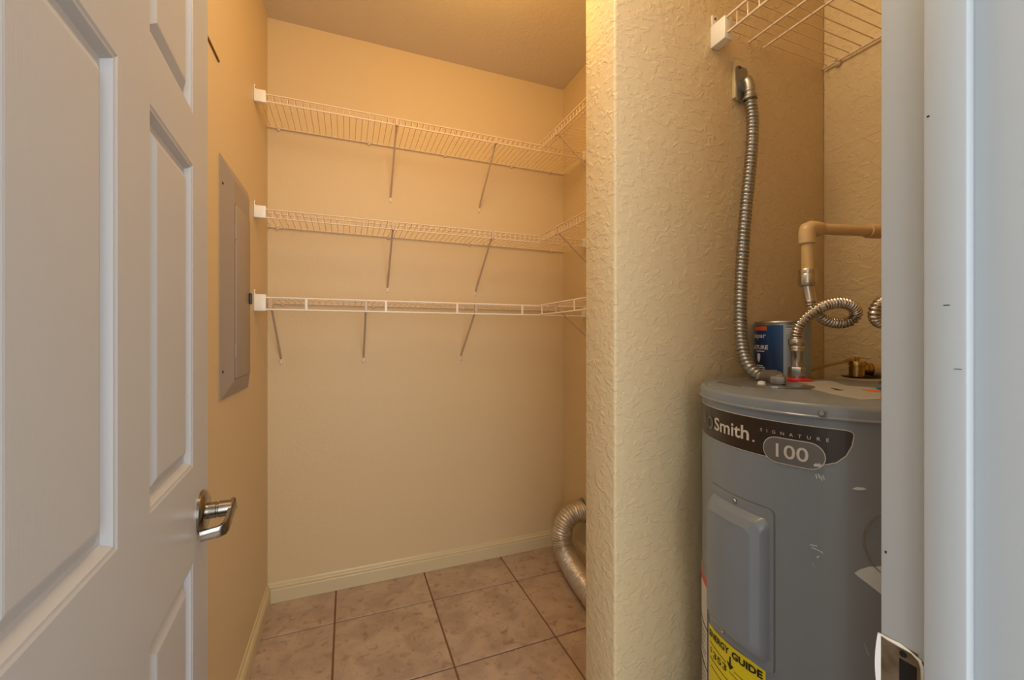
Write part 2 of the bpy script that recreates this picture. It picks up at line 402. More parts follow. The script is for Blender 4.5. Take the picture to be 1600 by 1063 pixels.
e = lambda p, q: bm.faces.new([bm.verts.new(p), bm.verts.new(q), bm.verts.new((-.0105, q[1], q[2])), bm.verts.new((-.0105, p[1], p[2]))])
e((0, 0, 0), (0, DW, 0)); e((0, DW, 0), (0, DW, DH)); e((0, DW, DH), (0, 0, DH)); e((0, 0, DH), (0, 0, 0))
finish(bm, 'door_slab', M['door'], dj)
for (y0, y1) in cols:
    for (za, zb) in rows:
        bm = bmesh.new(); rings = []
        for o_, dd in BOR: rings.append([bm.verts.new((dd, y, z)) for y, z in ((y0 + o_, za + o_), (y1 - o_, za + o_), (y1 - o_, zb - o_), (y0 + o_, zb - o_))])
        for a, b in zip(rings, rings[1:]):
            for k in range(4): bm.faces.new((a[k], a[(k + 1) % 4], b[(k + 1) % 4], b[k]))
        bm.faces.new(rings[-1])
        bk = [bm.verts.new((-.0104, v.co.y, v.co.z)) for v in rings[0]]
        for k in range(4): bm.faces.new((rings[0][k], rings[0][(k + 1) % 4], bk[(k + 1) % 4], bk[k]))
        bm.faces.new(bk)
        finish(bm, 'door_panel', M['door'], dj)
# lever handle
lh = bpy.data.objects.new('lever_handle', None); COL.objects.link(lh); lh.parent = dj; lh.location = (0, DW - .046, .905); lh.empty_display_size = .03
bm = bmesh.new(); lathe(bm, [(0, 0), (.0335, 0), (.0335, .003), (.031, .0065), (.026, .0085), (.0145, .009), (0, .009)], 40, axis_mtx((0, 0, 0), (1, 0, 0))); finish(bm, 'rosette', M['nickel'], lh, 35)
bm = bmesh.new(); lathe(bm, [(.0125, .008), (.0125, .020), (.0115, .021), (.0115, .023), (.0128, .024), (.0120, .041), (0, .042)], 28, axis_mtx((0, 0, 0), (1, 0, 0))); finish(bm, 'neck', M['nickel'], lh, 35)
bm = bmesh.new()
path = [Vector(p) for p in ((.0425, .010, .0035), (.0415, .004, .001), (.0385, -.022, -.0145), (.0370, -.0285, -.018), (.0345, -.0335, -.0205), (.0285, -.0365, -.022), (.006, -.0385, -.0235))]
rings = []
for i, p in enumerate(path):   # flat band: tall 14 mm, thick 6 mm, square edged
    t = (path[min(i + 1, len(path) - 1)] - path[max(i - 1, 0)]).normalized(); up = Vector((0, 0, 1)); side = t.cross(up).normalized(); up = side.cross(t).normalized()
    hh = .0112 - .004 * i / len(path); ww = .0034
    rings.append([bm.verts.new(p + side * a * ww + up * b * hh) for a, b in ((-1, -.8), (-.7, -1), (.7, -1), (1, -.8), (1, .8), (.7, 1), (-.7, 1), (-1, .8))])
for a, b in zip(rings, rings[1:]):
    for k in range(8): bm.faces.new((a[k], a[(k + 1) % 8], b[(k + 1) % 8], b[k]))
bm.faces.new(rings[0][::-1]); bm.faces.new(rings[-1]); finish(bm, 'lever', M['nickel'], lh, 35)
# latch and hinges
bm = bmesh.new(); box(bm, (-.029, DW - .001, .875), (-.006, DW + .0012, .932), .002); finish(bm, 'latch_plate', M['nickel'], dj)
for z in (.2, 1.0, 1.8):
    bm = bmesh.new(); tube(bm, [(-DT - .004, -.002, z), (-DT - .004, -.002, z + .09)], .006, 10); box(bm, (-DT, -.0015, z), (-.004, 0, z + .09)); finish(bm, 'hinge', M['nickel'], dj, 40)

# ------------------------------------------------------------------ wire shelves
WR = .0017
def copyobj(src, name, parent, loc):
    o = src.copy(); COL.objects.link(o); o.parent = parent; o.location = loc; return o
def clip_bm():
    bm = bmesh.new(); box(bm, (-.006, -.004, -.012), (.006, .006, .006), .002); box(bm, (-.004, -.010, -.002), (.004, .002, .008), .002)
    lathe(bm, [(0, .002), (.003, .001), (.003, 0)], 10, axis_mtx((0, -.004, -.007), (0, -1, 0))); return bm
def shelf(name, loc, rz, length, depth, label, group, lip=.03, pitch=.0254, heavy=False, clips=(), braces=(), mids=(.045,), start=.012, brackets=(), bracket_h=.035, mt='wire', bracket_t=.012):
    """local frame: x along the wall, y=0 at the wall and -depth at the front lip"""
    t = empty(name, loc, label, 'shelf', group, rz)
    # one wire: deck run, bend, lip
    bm = bmesh.new()
    tube(bm, [(0, -.008, WR), (0, -depth + .002, WR), (0, -depth, -.001), (0, -depth, -lip)] if not heavy else [(0, -.008, WR), (0, -depth + .002, WR), (0, -depth + .001, -.003), (0, -depth + .002, -.012)], WR * .75, 5, True)
    n = int((length - 2 * start) / pitch) + 1
    w = finish(bm, 'deck_wire', M[mt], t, 60); w.location = (start, 0, 0)
    for k in range(1, n): copyobj(w, 'deck_wire', t, (start + k * pitch, 0, 0))
    def rail(nm, y, z, r=.0026, m=mt, x0=.003, x1=length - .003):
        bm = bmesh.new(); tube(bm, [(x0, y, z), (x1, y, z)], r, 8); finish(bm, nm, M[m], t, 60)
    rail('rear_rail', -.010, -.002, .003)
    for y in mids: rail('middle_rail', -depth + y, -.0025)
    if heavy:
        rail('front_rail', -depth - .002, 0, .0038, 'wirew'); rail('lip_rail', -depth - .002, -lip, .0038, 'wirew')
        bm = bmesh.new(); box(bm, (-.005, -depth - .005, -lip), (.005, -depth - .001, 0), .001); s = finish(bm, 'lip_post', M['wirew'], t)
        s.location = (heavy[0], 0, 0)
        for x in heavy[1:]: copyobj(s, 'lip_post', t, (x, 0, 0))
    else:
        rail('front_rail', -depth - .0015, 0, .0028); rail('lip_rail', -depth + .0015, -lip, .0028)
    c0 = None
    for x in clips:
        if c0 is None: c0 = finish(clip_bm(), 'wall_clip', M[mt], t, 40); c0.location = (x, -.0062, 0)
        else: copyobj(c0, 'wall_clip', t, (x, -.0062, 0))
    b0 = None
    drop = .262
    for x in braces:
        if b0 is None:
            bm = bmesh.new()
            p0, p1 = Vector((0, -depth + .006, -lip * .55)), Vector((0, -.006, -drop + .012))
            tube(bm, [p0 + Vector((0, -.004, .02)), p0, p0.lerp(p1, .04), p1.lerp(p0, .04), p1], .0048, 6, sx=.7)
            box(bm, (-.0065, -depth - .0045, -lip - .004), (.0065, -depth + .006, .004), .0015)
            b0 = finish(bm, 'support_brace', M['brace'], t, 40)
            bm = bmesh.new(); box(bm, (-.006, -.005, -drop - .014), (.006, 0, -drop + .016), .002); lathe(bm, [(0, .0022), (.003, .0012), (.003, 0)], 10, axis_mtx((0, -.005, -drop - .006), (0, -1, 0)))
            f0 = finish(bm, 'brace_foot', M['wire'], b0, 40); b0.location = (x, 0, 0)
        else:
            b = copyobj(b0, 'support_brace', t, (x, 0, 0)); copyobj(f0, 'brace_foot', b, (0, 0, 0))
    for x, s in brackets:     # end bracket on a side wall at local x; s=+1 the box extends to +x
        bm = bmesh.new(); w = .040
        xa, xb = (x, x + w * s) if s > 0 else (x - w, x)
        box(bm, (xa, -depth - .008, -bracket_h), (xb, -depth + .016, bracket_t), .0025, 2)
        xe = (x, x + .004) if s > 0 else (x - .004, x)
        box(bm, (xe[0], -depth - .006, .004), (xe[1], -depth + .012, .030), .0015)
        q = finish(bm, 'end_bracket', M['plastic'], t, 40)
        bm = bmesh.new(); lathe(bm, [(0, .0022), (.0032, .0012), (.0032, 0)], 10, axis_mtx((x + s * .004, -depth + .003, .022), (s, 0, 0))); finish(bm, 'screw', M['brown'], q)
    return t
LB = XR - XL; DP = .285
GA, GB = 'wire shelves along the pantry back wall', 'wire shelves along the pantry right wall'
zs = (2.130, 1.684, 1.343)
shelf('wire_shelf', (XL, YB, zs[0]), 0, LB, DP, 'long white wire shelf on the back wall, topmost of three', GA, .027, clips=(.045, .43, .80, 1.17, 1.40), braces=(.53, .985), brackets=((0, 1), (LB, -1)))
shelf('wire_shelf', (XL, YB, zs[1]), 0, LB, DP, 'long white wire shelf on the back wall, middle of three', GA, .031, clips=(.04, .52, .93, 1.41), braces=(.515, .965), brackets=((0, 1), (LB, -1)))
shelf('wire_shelf', (XL, YB, zs[2]), 0, LB, DP, 'lowest long wire shelf on the back wall with flat posts in its front edge', GA, .046, heavy=(.18, .485, .795, 1.115), clips=(.06, .45, .9, 1.38), braces=(.055, .405, .885), brackets=((0, 1), (LB, -1)), bracket_h=.052)
LR = YB - DP - .006 - (YP + .01)
for i, z in enumerate(zs):   # right wall: local x runs towards the camera (-Y), front faces -X
    shelf('wire_shelf', (XR, YB - DP - .010, z + .002), R(-90), LR, DP,
          ['short white wire shelf meeting the topmost back shelf on the right wall', 'short white wire shelf meeting the middle back shelf on the right wall', 'short wire shelf meeting the lowest back shelf on the right wall'][i], GB,
          (.027, .031, .046)[i], heavy=(.02, .33, .64, .95) if i == 2 else False, clips=(.2, .55, .9), braces=(.16, .75))
# closet shelf above the water heater, front faces -X, local x towards the camera
shelf('wire_shelf', (XR, YN, 1.890), R(-90), .47, .388, 'deep cream wire shelf high above the water heater', None, .032, pitch=.0258, clips=(.035, .30), mids=(.110, .160), brackets=((0, 1),), bracket_h=.046, bracket_t=.004)

# ------------------------------------------------------------------ electrical panel on the left wall
ep = empty('electrical_panel', (XL, 1.38, 1.01), 'taupe steel electrical breaker panel recessed in the left wall', 'electrical panel')
def epart(name, bm, m, sm=None, parent=ep):
    for v in bm.verts: v.co -= ep.location
    return finish(bm, name, M[m], parent, sm)
y0, y1, za, zb = 1.377, 1.728, 1.012, 1.703
bm = bmesh.new()
o = [(y0, za), (y1, za), (y1, zb), (y0, zb)]; i_ = [(y0 + .06, za + .05), (1.640, za + .05), (1.640, zb - .05), (y0 + .06, zb - .05)]
ra = [bm.verts.new((XL + .0005, *p)) for p in o]; rb = [bm.verts.new((XL + .003, *p)) for p in o]; rc = [bm.verts.new((XL + .024, *p)) for p in i_]
for a, b in ((ra, rb), (rb, rc)):
    for k in range(4): bm.faces.new((a[k], a[(k + 1) % 4], b[(k + 1) % 4], b[k]))
bm.faces.new(rc); bm.faces.new(ra[::-1]); epart('cover', bm, 'taupe')
dy0, dy1, dz0, dz1 = y0 + .068, 1.6335, 1.068, 1.583
bm = bmesh.new(); box(bm, (XL + .0238, dy0 - .0025, dz0 - .0025), (XL + .0244, dy1 + .0025, dz1 + .0025)); epart('door_gap', bm, 'brown')
bm = bmesh.new(); box(bm, (XL + .0235, dy0, dz0), (XL + .0275, dy1, dz1), .0012, 2); dr = epart('door', bm, 'taupe', 40)
bm = bmesh.new(); box(bm, (XL + .0275, dy1 - .022, 1.300), (XL + .034, dy1 + .002, 1.338), .003, 2); epart('latch', bm, 'black', 40, dr)
for z in (1.15, 1.50):
    bm = bmesh.new(); tube(bm, [(XL + .026, dy0 - .002, z - .02), (XL + .026, dy0 - .002, z + .02)], .0025, 8); epart('hinge', bm, 'taupe', 40)
for (y, z) in ((y0 + .012, zb - .08), (y0 + .012, za + .08), (y1 - .012, zb - .08), (y1 - .012, za + .08)):
    bm = bmesh.new(); lathe(bm, [(0, .003), (.0035, .0015), (.0045, 0)], 12, axis_mtx((XL + .0065, y, z), (1, 0, 0))); epart('screw', bm, 'black', 30)
# narrow dark strip above, seen past the door edge
bm = bmesh.new(); box(bm, (XL, 1.0, 1.951), (XL + .004, 1.372, 1.957), .001)
o = finish(bm, 'wall_strip', M['brown']); o['label'] = 'thin dark brown strip on the left wall high beside the door edge'; o['category'] = 'strip'

# ------------------------------------------------------------------ flexible foil duct on the floor
pts = spline([(.985, 1.30, .058), (.985, 1.45, .056), (1.000, 1.60, .056), (1.02, 1.76, .060), (1.032, 1.87, .085), (1.035, 1.915, .14), (1.040, 1.915, .20), (1.062, 1.912, .245), (1.10, 1.91, .266), (1.155, 1.91, .272)], 14)
pts = resample(pts, .0016)
rs = random.Random(3); bm = bmesh.new(); pit = .0115
wob = [1 + rs.uniform(-.035, .035) for _ in range(200)]
def drad(i, s):
    k = s / pit; b = int(k); f = k - b; return 0.0465 * wob[b % 200] + .0060 * (abs(math.sin(PI * f)) ** .7)
tube(bm, pts, drad, 30)
for v in bm.verts:
    q = v.co * 90; v.co += Vector((math.sin(q.y * 1.7 + q.z), math.sin(q.z * 1.3 + q.x), math.sin(q.x * 1.9 + q.y))) * .0011
    if v.co.z < .004: v.co.z = .004
fd = finish(bm, 'foil_duct', M['foil'], None, 60); fd['label'] = 'silver flexible foil duct curling from the tile floor into the right wall'; fd['category'] = 'duct'
bm = bmesh.new()
lathe(bm, [(.050, -.004), (.058, -.004), (.058, .004), (.050, .004), (.050, -.004)], 28, axis_mtx((1.1525, 1.91, .272), (-1, 0, 0)))
box(bm, (1.147, 1.90, .325), (1.156, 1.925, .338), .001); finish(bm, 'clamp', M['steel'], fd, 40)

# ------------------------------------------------------------------ water heater
CX, CY, RC, RB, TZ = .80, .47, .220, .2165, 1.10
wh = empty('water_heater', (CX, CY, 0), 'tall grey cylindrical water heater with a bronze front label', 'water heater')
def hp(name, bm, m, sm=None, parent=wh):
    for v in bm.verts: v.co -= Vector((CX, CY, 0))
    return finish(bm, name, M[m], parent, sm)
c_ = Matrix.Translation((CX, CY, 0))
bm = bmesh.new(); lathe(bm, [(0, .0), (RB - .004, .0), (RB, .004), (RB, 1.077), (0, 1.077)], 128, c_); hp('body', bm, 'heater', 40)
bm = bmesh.new(); lathe(bm, [(0, 1.0775), (RC, 1.0775), (RC + .0014, 1.079), (RC + .0014, 1.0805), (RC, 1.082), (RC - .0005, 1.0925), (RC - .002, 1.0965), (RC - .005, 1.0985), (RC - .009, 1.0985), (RC - .012, 1.0972), (RC - .016, 1.0995), (0, 1.0995)], 128, c_); cap = hp('top_cover', bm, 'heater', 40)
bm = bmesh.new(); lathe(bm, [(0, .004), (.003, .004), (.0035, .002), (.0048, .0015), (.005, 0)], 14, axis_mtx((CX + RC * math.cos(R(206.0)), CY + RC * math.sin(R(206.0)), 1.0865), (math.cos(R(206)), math.sin(R(206)), 0))); hp('screw', bm, 'dsteel', 30)
RL = RB + .0006
def cyl(poly, rad=RL, th=.0006, bmx=None):
    b = bmx or flat_poly([(R(a), z) for a, z in poly]); return wrap(b, CX, CY, rad, R(2.5), th)
def arc(a0, z0, ra, rz, t0, t1, n=8): return [(a0 + ra * math.cos(R(t0 + (t1 - t0) * k / n)), z0 + rz * math.sin(R(t0 + (t1 - t0) * k / n))) for k in range(n + 1)]
def blabel(g):   # band outline grown by g (degrees / metres)
    gd = math.degrees(g / RB)
    p = [(133 - gd, 1.0655 + g), (210.5 + gd, 1.0655 + g)]
    p += arc(211.5, 1.0615, 3.2 + gd, .004 + g, 90, 0, 4)[1:]
    p += [(214.7 + gd, 1.058), (214.2 + gd, 1.046 - g * .5), (212.6 + gd * .8, 1.032 - g), (210.0 + gd * .5, 1.0215 - g), (207, 1.0165 - g), (202, 1.0135 - g)]
    p += [(190, 1.0115 - g), (150, 1.0115 - g)] + arc(150, 1.0325, 17 + gd, .021 + g, 270, 190, 8)
    return p
bm = cyl(blabel(.0011), RL, .0006); hp('label_border', bm, 'silver')
bl = hp('brand_label', cyl(blabel(0), RL + .0003), 'label')
def pill(g):
    gd = math.degrees(g / RB); h2 = .0182; ad = math.degrees(h2 / RB)
    a0, a1, zm = 186.5 + ad, 206.9 - ad, 1.0245
    return arc(a0, zm, ad + gd, h2 + g, 90, 270, 10) + arc(a1, zm, ad + gd, h2 + g, -90, 90, 10)
hp('badge_border', cyl(pill(.0008), RL + .0006), 'silver', None, bl)
hp('badge', cyl(pill(-.0003), RL + .0009), 'pill', None, bl)
def ctext(s, a0, a1, z0, z1, m, rad, bold=0, spacing=1, parent=bl, name='lettering', tilt=0):
    b = fit_text(s, R(a1 - a0), z1 - z0, bold, spacing)
    for v in b.verts: v.co += Vector((R(a0), z0 + tilt * v.co.x, 0))
    hp(name, wrap(b, CX, CY, rad, R(2)), m, None, parent)
M['dim'] = mat('dim_silver_print', (.16, .15, .14, 1), .35, .2)
ctext('AO', 145.5, 158.2, 1.0265, 1.0490, 'dim', RL + .0013, .012)
ctext('Smith', 159.6, 180.5, 1.0285, 1.0510, 'silver', RL + .0013, .018)
hp('lettering', cyl(arc(182.4, 1.0300, .45, .0016, 0, 315, 7), RL + .0013), 'silver', None, bl)
ctext('SIGNATURE', 185.3, 208.0, 1.0475, 1.0522, 'silver', RL + .0013, .0, 2.6)
ctext('100', 191.3, 202.0, 1.0145, 1.0345, 'silver', RL + .0018, .01)
# access panel: flat flange and a raised centre
AC = 172.8
def rrect(a0, z0, a1, z1, ra, n=4):
    rz = ra * RB * PI / 180
    return arc(a1 - ra, z1 - rz, ra, rz, 90, 0, n) + arc(a1 - ra, z0 + rz, ra, rz, 0, -90, n) + arc(a0 + ra, z0 + rz, ra, rz, 270, 180, n) + arc(a0 + ra, z1 - rz, ra, rz, 180, 90, n)
hp('panel_seam', cyl(rrect(154.8, .6868, 190.8, .9342, 2.4), RL - .0001), 'dsteel')
ap = hp('access_panel', cyl(rrect(155.2, .688, 190.4, .933, 2.2), RL + .0012, .0015), 'heater')
bm = bmesh.new(); rings = []
steps = [(16.1, .9175, .7005, .0010), (15.9, .9170, .7010, .0022), (15.6, .9158, .7022, .0040), (14.0, .9098, .7082, .0120), (13.6, .9085, .7095, .0130), (13.2, .9068, .7112, .0136), (11.6, .9000, .7180, .0186), (11.2, .8982, .7198, .0194), (10.8, .8965, .7215, .0197), (0, .8965, .7215, .0197)]
N = 26
for hw, zt_, zb_, dd in steps:
    ring = []; cr = min(2.0, hw * .4) if hw else 0; crz = R(cr) * RB
    path2 = []
    for k in range(N + 1): path2.append((AC - hw + cr + (2 * hw - 2 * cr) * k / N, zb_))
    for k in range(N + 1): path2.append((AC + hw, zb_ + crz + (zt_ - zb_ - 2 * crz) * k / N))
    for k in range(N + 1): path2.append((AC + hw - cr - (2 * hw - 2 * cr) * k / N, zt_))
    for k in range(N + 1): path2.append((AC - hw, zt_ - crz - (zt_ - zb_ - 2 * crz) * k / N))
    for a, z in path2:
        rr = RL + dd; ring.append(bm.verts.new((CX + rr * math.cos(R(a)), CY + rr * math.sin(R(a)), z)))
    rings.append(ring)
for a, b in zip(rings, rings[1:]):
    for k in range(len(a)):
        bm.faces.new((a[k], a[(k + 1) % len(a)], b[(k + 1) % len(a)], b[k]))
bmesh.ops.remove_doubles(bm, verts=bm.verts, dist=.00002)
hp('raised_cover', bm, 'heater', 40, ap)
def cylscrew(a, z, r0=RL + .001, parent=wh):
    d = Vector((math.cos(R(a)), math.sin(R(a)), 0)); bm = bmesh.new()
    lathe(bm, [(0, .0032), (.002, .003), (.003, .0016), (.0042, .0012), (.0042, 0)], 12, axis_mtx(Vector((CX, CY, z)) + d * r0, d)); hp('screw', bm, 'steel', 30, parent)
cylscrew(173.6, .9255, parent=ap); cylscrew(166, .694, parent=ap)
# energy label and warning label
def tilted(a0, a1, z0, z1, sl): return [(a0, z0), (a1, z0), (a1, z1 + sl * R(a1 - a0) * RB), (a0, z1)]
el = hp('energy_label', cyl(tilted(152.9, 187.3, .50, .6745, .12), RL + .0004), 'yellow')
k = .12 * RB
ctext('ENERGY', 154.4, 170.0, .6575, .6690, 'ink', RL + .0012, .03, parent=el, tilt=k)
ctext('GUIDE', 171.6, 186.3, .6585 + .012 * 0 + k * R(15), .6705 + k * R(15), 'ink', RL + .0012, .04, parent=el, tilt=k)
hp('arrow', cyl([(170.2, .664), (171.0, .664), (171.0, .652), (172.6, .652), (170.6, .643), (168.6, .652), (170.2, .652)], RL + .0012), 'ink', None, el)
ctext('$', 155.4, 156.8, .6295, .6400, 'ink', RL + .0012, .0, parent=el, tilt=k)
ctext('353', 158.2, 168.4, .6275, .6390, 'ink', RL + .0012, .012, parent=el, tilt=k)
for a0, a1, z, w in ((155, 168, .6475, .0006), (155, 186, .6205, .0007), (173, 186, .646, .0005), (170, 182, .638, .0005), (156, 184, .607, .0006)):
    hp('line', cyl(tilted(a0, a1, z, z + w, 0), RL + .0012), 'ink', None, el)
wl = hp('warning_label', cyl([(118, .45), (151.9, .45), (151.9, .744), (118, .744)], RL + .0004), 'paper')
hp('red_band', cyl([(118, .731), (151.9, .731), (151.9, .744), (118, .744)], RL + .001), 'red', None, wl)
for z, w in ((.6535, .002), (.5795, .002), (.505, .002)): hp('line', cyl([(118, z), (151.6, z), (151.6, z + w), (118, z + w)], RL + .001), 'ink', None, wl)
for k_ in range(15):
    z = .640 - k_ * .0085 - (.006 if k_ > 5 else 0)
    hp('line', cyl([(120, z), (149 - (k_ * 5) % 4, z), (149 - (k_ * 5) % 4, z + .0009), (120, z + .0009)], RL + .001), 'dsteel', None, wl)
hp('label_edge', cyl([(151.5, .45), (152.1, .45), (152.1, .744), (151.5, .744)], RL + .0011), 'ink', None, wl)
# scuffs
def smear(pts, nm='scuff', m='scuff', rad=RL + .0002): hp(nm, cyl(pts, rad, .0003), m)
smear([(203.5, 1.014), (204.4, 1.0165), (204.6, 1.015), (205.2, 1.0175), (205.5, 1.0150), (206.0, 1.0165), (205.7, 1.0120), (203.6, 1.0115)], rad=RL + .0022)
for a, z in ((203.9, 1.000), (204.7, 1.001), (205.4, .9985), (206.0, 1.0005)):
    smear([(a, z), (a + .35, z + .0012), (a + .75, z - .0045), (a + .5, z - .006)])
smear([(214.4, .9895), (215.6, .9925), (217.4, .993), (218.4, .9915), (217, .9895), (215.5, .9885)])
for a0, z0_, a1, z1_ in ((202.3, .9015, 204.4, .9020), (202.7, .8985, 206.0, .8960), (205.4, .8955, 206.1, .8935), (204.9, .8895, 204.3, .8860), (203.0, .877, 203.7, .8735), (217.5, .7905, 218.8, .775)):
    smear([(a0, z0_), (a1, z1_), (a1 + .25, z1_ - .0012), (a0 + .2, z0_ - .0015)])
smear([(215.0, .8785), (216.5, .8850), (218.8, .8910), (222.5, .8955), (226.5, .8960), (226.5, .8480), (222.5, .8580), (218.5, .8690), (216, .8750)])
# round knockout ring on the side
q = [(R(226.5) + 9.2 * PI / 180 * math.cos(t) * .98, .9245 + .0435 * math.sin(t)) for t in [2 * PI * k / 40 for k in range(40)]]
bm = bmesh.new(); tube(bm, [(CX + RL * math.cos(a), CY + RL * math.sin(a), z) for a, z in q] + [(CX + RL * math.cos(q[0][0]), CY + RL * math.sin(q[0][0]), q[0][1])], .0009, 6, False); hp('ring', bm, 'steel', 60)
# junction cover, papers and sticker on the top
TT = TZ - .0002
def top(px, py): return at(px, py, 2, TZ)
def plate(poly, z, th, m, nm, bev=0):
    bm = bmesh.new(); prism(bm, poly, lambda x, y: Vector((x, y, z)), lambda x, y: Vector((x, y, z + th))); return hp(nm, bm, m)
P0 = [top(*p).xy for p in ((1121, 598), (1160, 594.5), (1215, 599), (1200, 606.5), (1160, 605))]
plate(P0, TT - .0006, .0022, 'dsteel', 'cover_plate')
a, b = top(1182, 604), top(1272, 606)
mid = (a + b) / 2; rr = (b - a).length / 2
P1 = [(mid.x + rr * math.cos(t) * 1.0 * (b - a).normalized().x - .026 * math.sin(t) * (b - a).normalized().y, mid.y + rr * math.cos(t) * (b - a).normalized().y + .026 * math.sin(t) * (b - a).normalized().x) for t in [2 * PI * k / 28 for k in range(28)]]
plate(P1, TT + .0003, .0028, 'steel', 'junction_cover')
def poly_top(px, m, nm, z=.0012): plate([top(*p).xy for p in px], TT - .0004, z, m, nm)
M['pape'] = mat('aged_paper', (.42, .38, .33, 1), .7, var=(40, (.33, .36, .38, 1), 1))
poly_top([(1262, 599), (1300, 596), (1322, 603), (1365, 606), (1376, 611), (1376, 624), (1345, 625), (1300, 616), (1262, 606)], 'pape', 'instruction_sheet', .0008)
poly_top([(1345, 609), (1376, 610), (1376, 613.5), (1362, 612.5)], 'orange', 'orange_sticker', .0013)
poly_top([(1297, 607), (1306, 608), (1318, 610.5), (1309, 610.5)], 'ink', 'printed_mark', .0013)
poly_top([(1246, 597.2), (1290, 594), (1300, 596), (1262, 599.5)], 'pape', 'sheet_edge', .0009)
bm = bmesh.new(); lathe(bm, [(0, 0), (.004, 0), (.004, .003), (0, .003)], 12, Matrix.Translation(top(1373, 608)));  hp('blue_cap', bm, 'blue', 40)

# flexible metal conduit from the wall box to the heater
cb = empty('flexible_conduit', at(1165, 130, 1, YN), 'grey flexible metal conduit running from the wall box down to the heater top', 'conduit')
def cp(name, bm, m, sm=None, parent=None):
    for v in bm.verts: v.co -= cb.location
    return finish(bm, name, M[m], parent or cb, sm)
P = lambda px, py, y: at(px, py, 1, y)
cpts = spline([P(1171, 140, .688), P(1173, 158, .688), P(1176, 190, .685), P(1174, 240, .68), P(1168, 300, .678), P(1162, 370, .674), P(1157.5, 450, .668), P(1157, 510, .655), P(1161, 548, .64), P(1170, 572, .622), P(1184, 585, .605), P(1196, 590.5, .592)], 12)
cpts = resample(cpts, .00105)
bm = bmesh.new(); pt = .0086
# helical ridge: radius depends on arc length and angle
def helix_tube(bm, pts, r0, amp, pitch, n=18, sharp=1.0):
    u = None; s = 0; rings = []
    for i, p in enumerate(pts):
        t = (pts[min(i + 1, len(pts) - 1)] - pts[max(i - 1, 0)]).normalized()
        if u is None: u, w = frame_at(t)
        else: u = (u - t * u.dot(t)).normalized(); w = t.cross(u).normalized()
        if i: s += (p - pts[i - 1]).length
        ring = []
        for k in range(n):
            ph = (s / pitch + k / n) % 1; r = r0 + amp * (math.sin(PI * ph) ** sharp)
            ring.append(bm.verts.new(p + (u * math.cos(2 * PI * k / n) + w * math.sin(2 * PI * k / n)) * r))
        rings.append(ring)
    for a, b in zip(rings, rings[1:]):
        for k in range(n): bm.faces.new((a[k], a[(k + 1) % n], b[(k + 1) % n], b[k]))
    bm.faces.new(rings[0][::-1]); bm.faces.new(rings[-1])
helix_tube(bm, cpts, .0090, .0042, pt, 16, .6); cp('armoured_hose', bm, 'steel', 80)
# upper angle connector
bm = bmesh.new(); p = P(1169, 118, .70)
tube(bm, spline([P(1163, 146, .709), P(1164, 132, .700), P(1168, 127, .692), P(1171, 135, .688), P(1172, 154, .688)], 5), lambda i, s: .0118, 16); cp('angle_connector', bm, 'steel', 50)
bm = bmesh.new(); lathe(bm, [(.012, 0), (.0155, 0), (.0155, .005), (.012, .005), (.012, 0)], 20, axis_mtx(P(1171.5, 153, .688), (0, 0, -1))); box(bm, tuple(P(1178, 152, .686) - Vector((.002, .002, .003))), tuple(P(1178, 152, .686) + Vector((.007, .002, .003)))); cp('clamp_ring', bm, 'dsteel', 40)
# lower connector
bm = bmesh.new()
q0, q1, q2 = at(1192, 589, 1, .597), at(1210, 590, 1, .565), at(1218, 598, 1, .535)
q2.z = max(q2.z, 1.112)
tube(bm, [q0, q0.lerp(q1, .5), q1, q1.lerp(q2, .6), q2 + Vector((0, 0, -.002)), q2 + Vector((.002, -.006, -.008))], lambda i, s: (.0125, .0145, .0150, .014, .0125, .010)[i], 14, sx=1); cp('lower_connector', bm, 'dsteel', 45)
bm = bmesh.new(); e0 = Vector((q2.x, q2.y, TZ)); box(bm, (-.014, -.012, 0.0034), (.010, .012, .018), .003, 2, Matrix.Translation(e0) @ Matrix.Rotation(R(-60), 4, 'Z')); cp('connector_base', bm, 'dsteel', 40)
bm = bmesh.new(); w0 = top(1190, 603); lathe(bm, [(0, .009), (.006, .008), (.007, .0018), (0, .0018)], 12, Matrix.Translation(w0)); cp('wire_cap', bm, 'plastic', 40)

# wall box with strap plate
wb = empty('wall_box', at(1155, 130, 1, YN), 'beige painted outlet box cover under the cream wire shelf', 'outlet box')
def wp(name, bm, m, sm=None):
    for v in bm.verts: v.co -= wb.location
    return finish(bm, name, M[m], wb, sm)
A, B = P(1143, 96, YN), P(1167, 162, YN)
bm = bmesh.new(); box(bm, (A.x, YN - .010, B.z), (A.x + .072, YN - .0002, A.z), .002, 2); wp('box_cover', bm, 'base', 40)
bm = bmesh.new(); a0, b0_ = P(1150, 101, .702), P(1168, 160, .702)
poly = [(a0.x + .002, a0.z - .003), (a0.x + .007, a0.z), (b0_.x - .004, a0.z - .002), (b0_.x, a0.z - .008), (b0_.x, b0_.z + .03), (b0_.x - .002, b0_.z + .004), (a0.x + .010, b0_.z), (a0.x + .003, b0_.z + .010), (a0.x + .003, b0_.z + .030), (a0.x, b0_.z + .05), (a0.x, a0.z - .008)]
prism(bm, poly, lambda x, z: Vector((x, YN - .0105, z)), lambda x, z: Vector((x, YN - .0125, z))); wp('strap_plate', bm, 'dsteel')
bm = bmesh.new(); lathe(bm, [(0, .0012), (.003, .0012), (.0035, 0)], 12, axis_mtx((P(1157, 106, .70).x, YN - .0125, P(1157, 105, .70).z), (0, -1, 0))); wp('screw', bm, 'black')

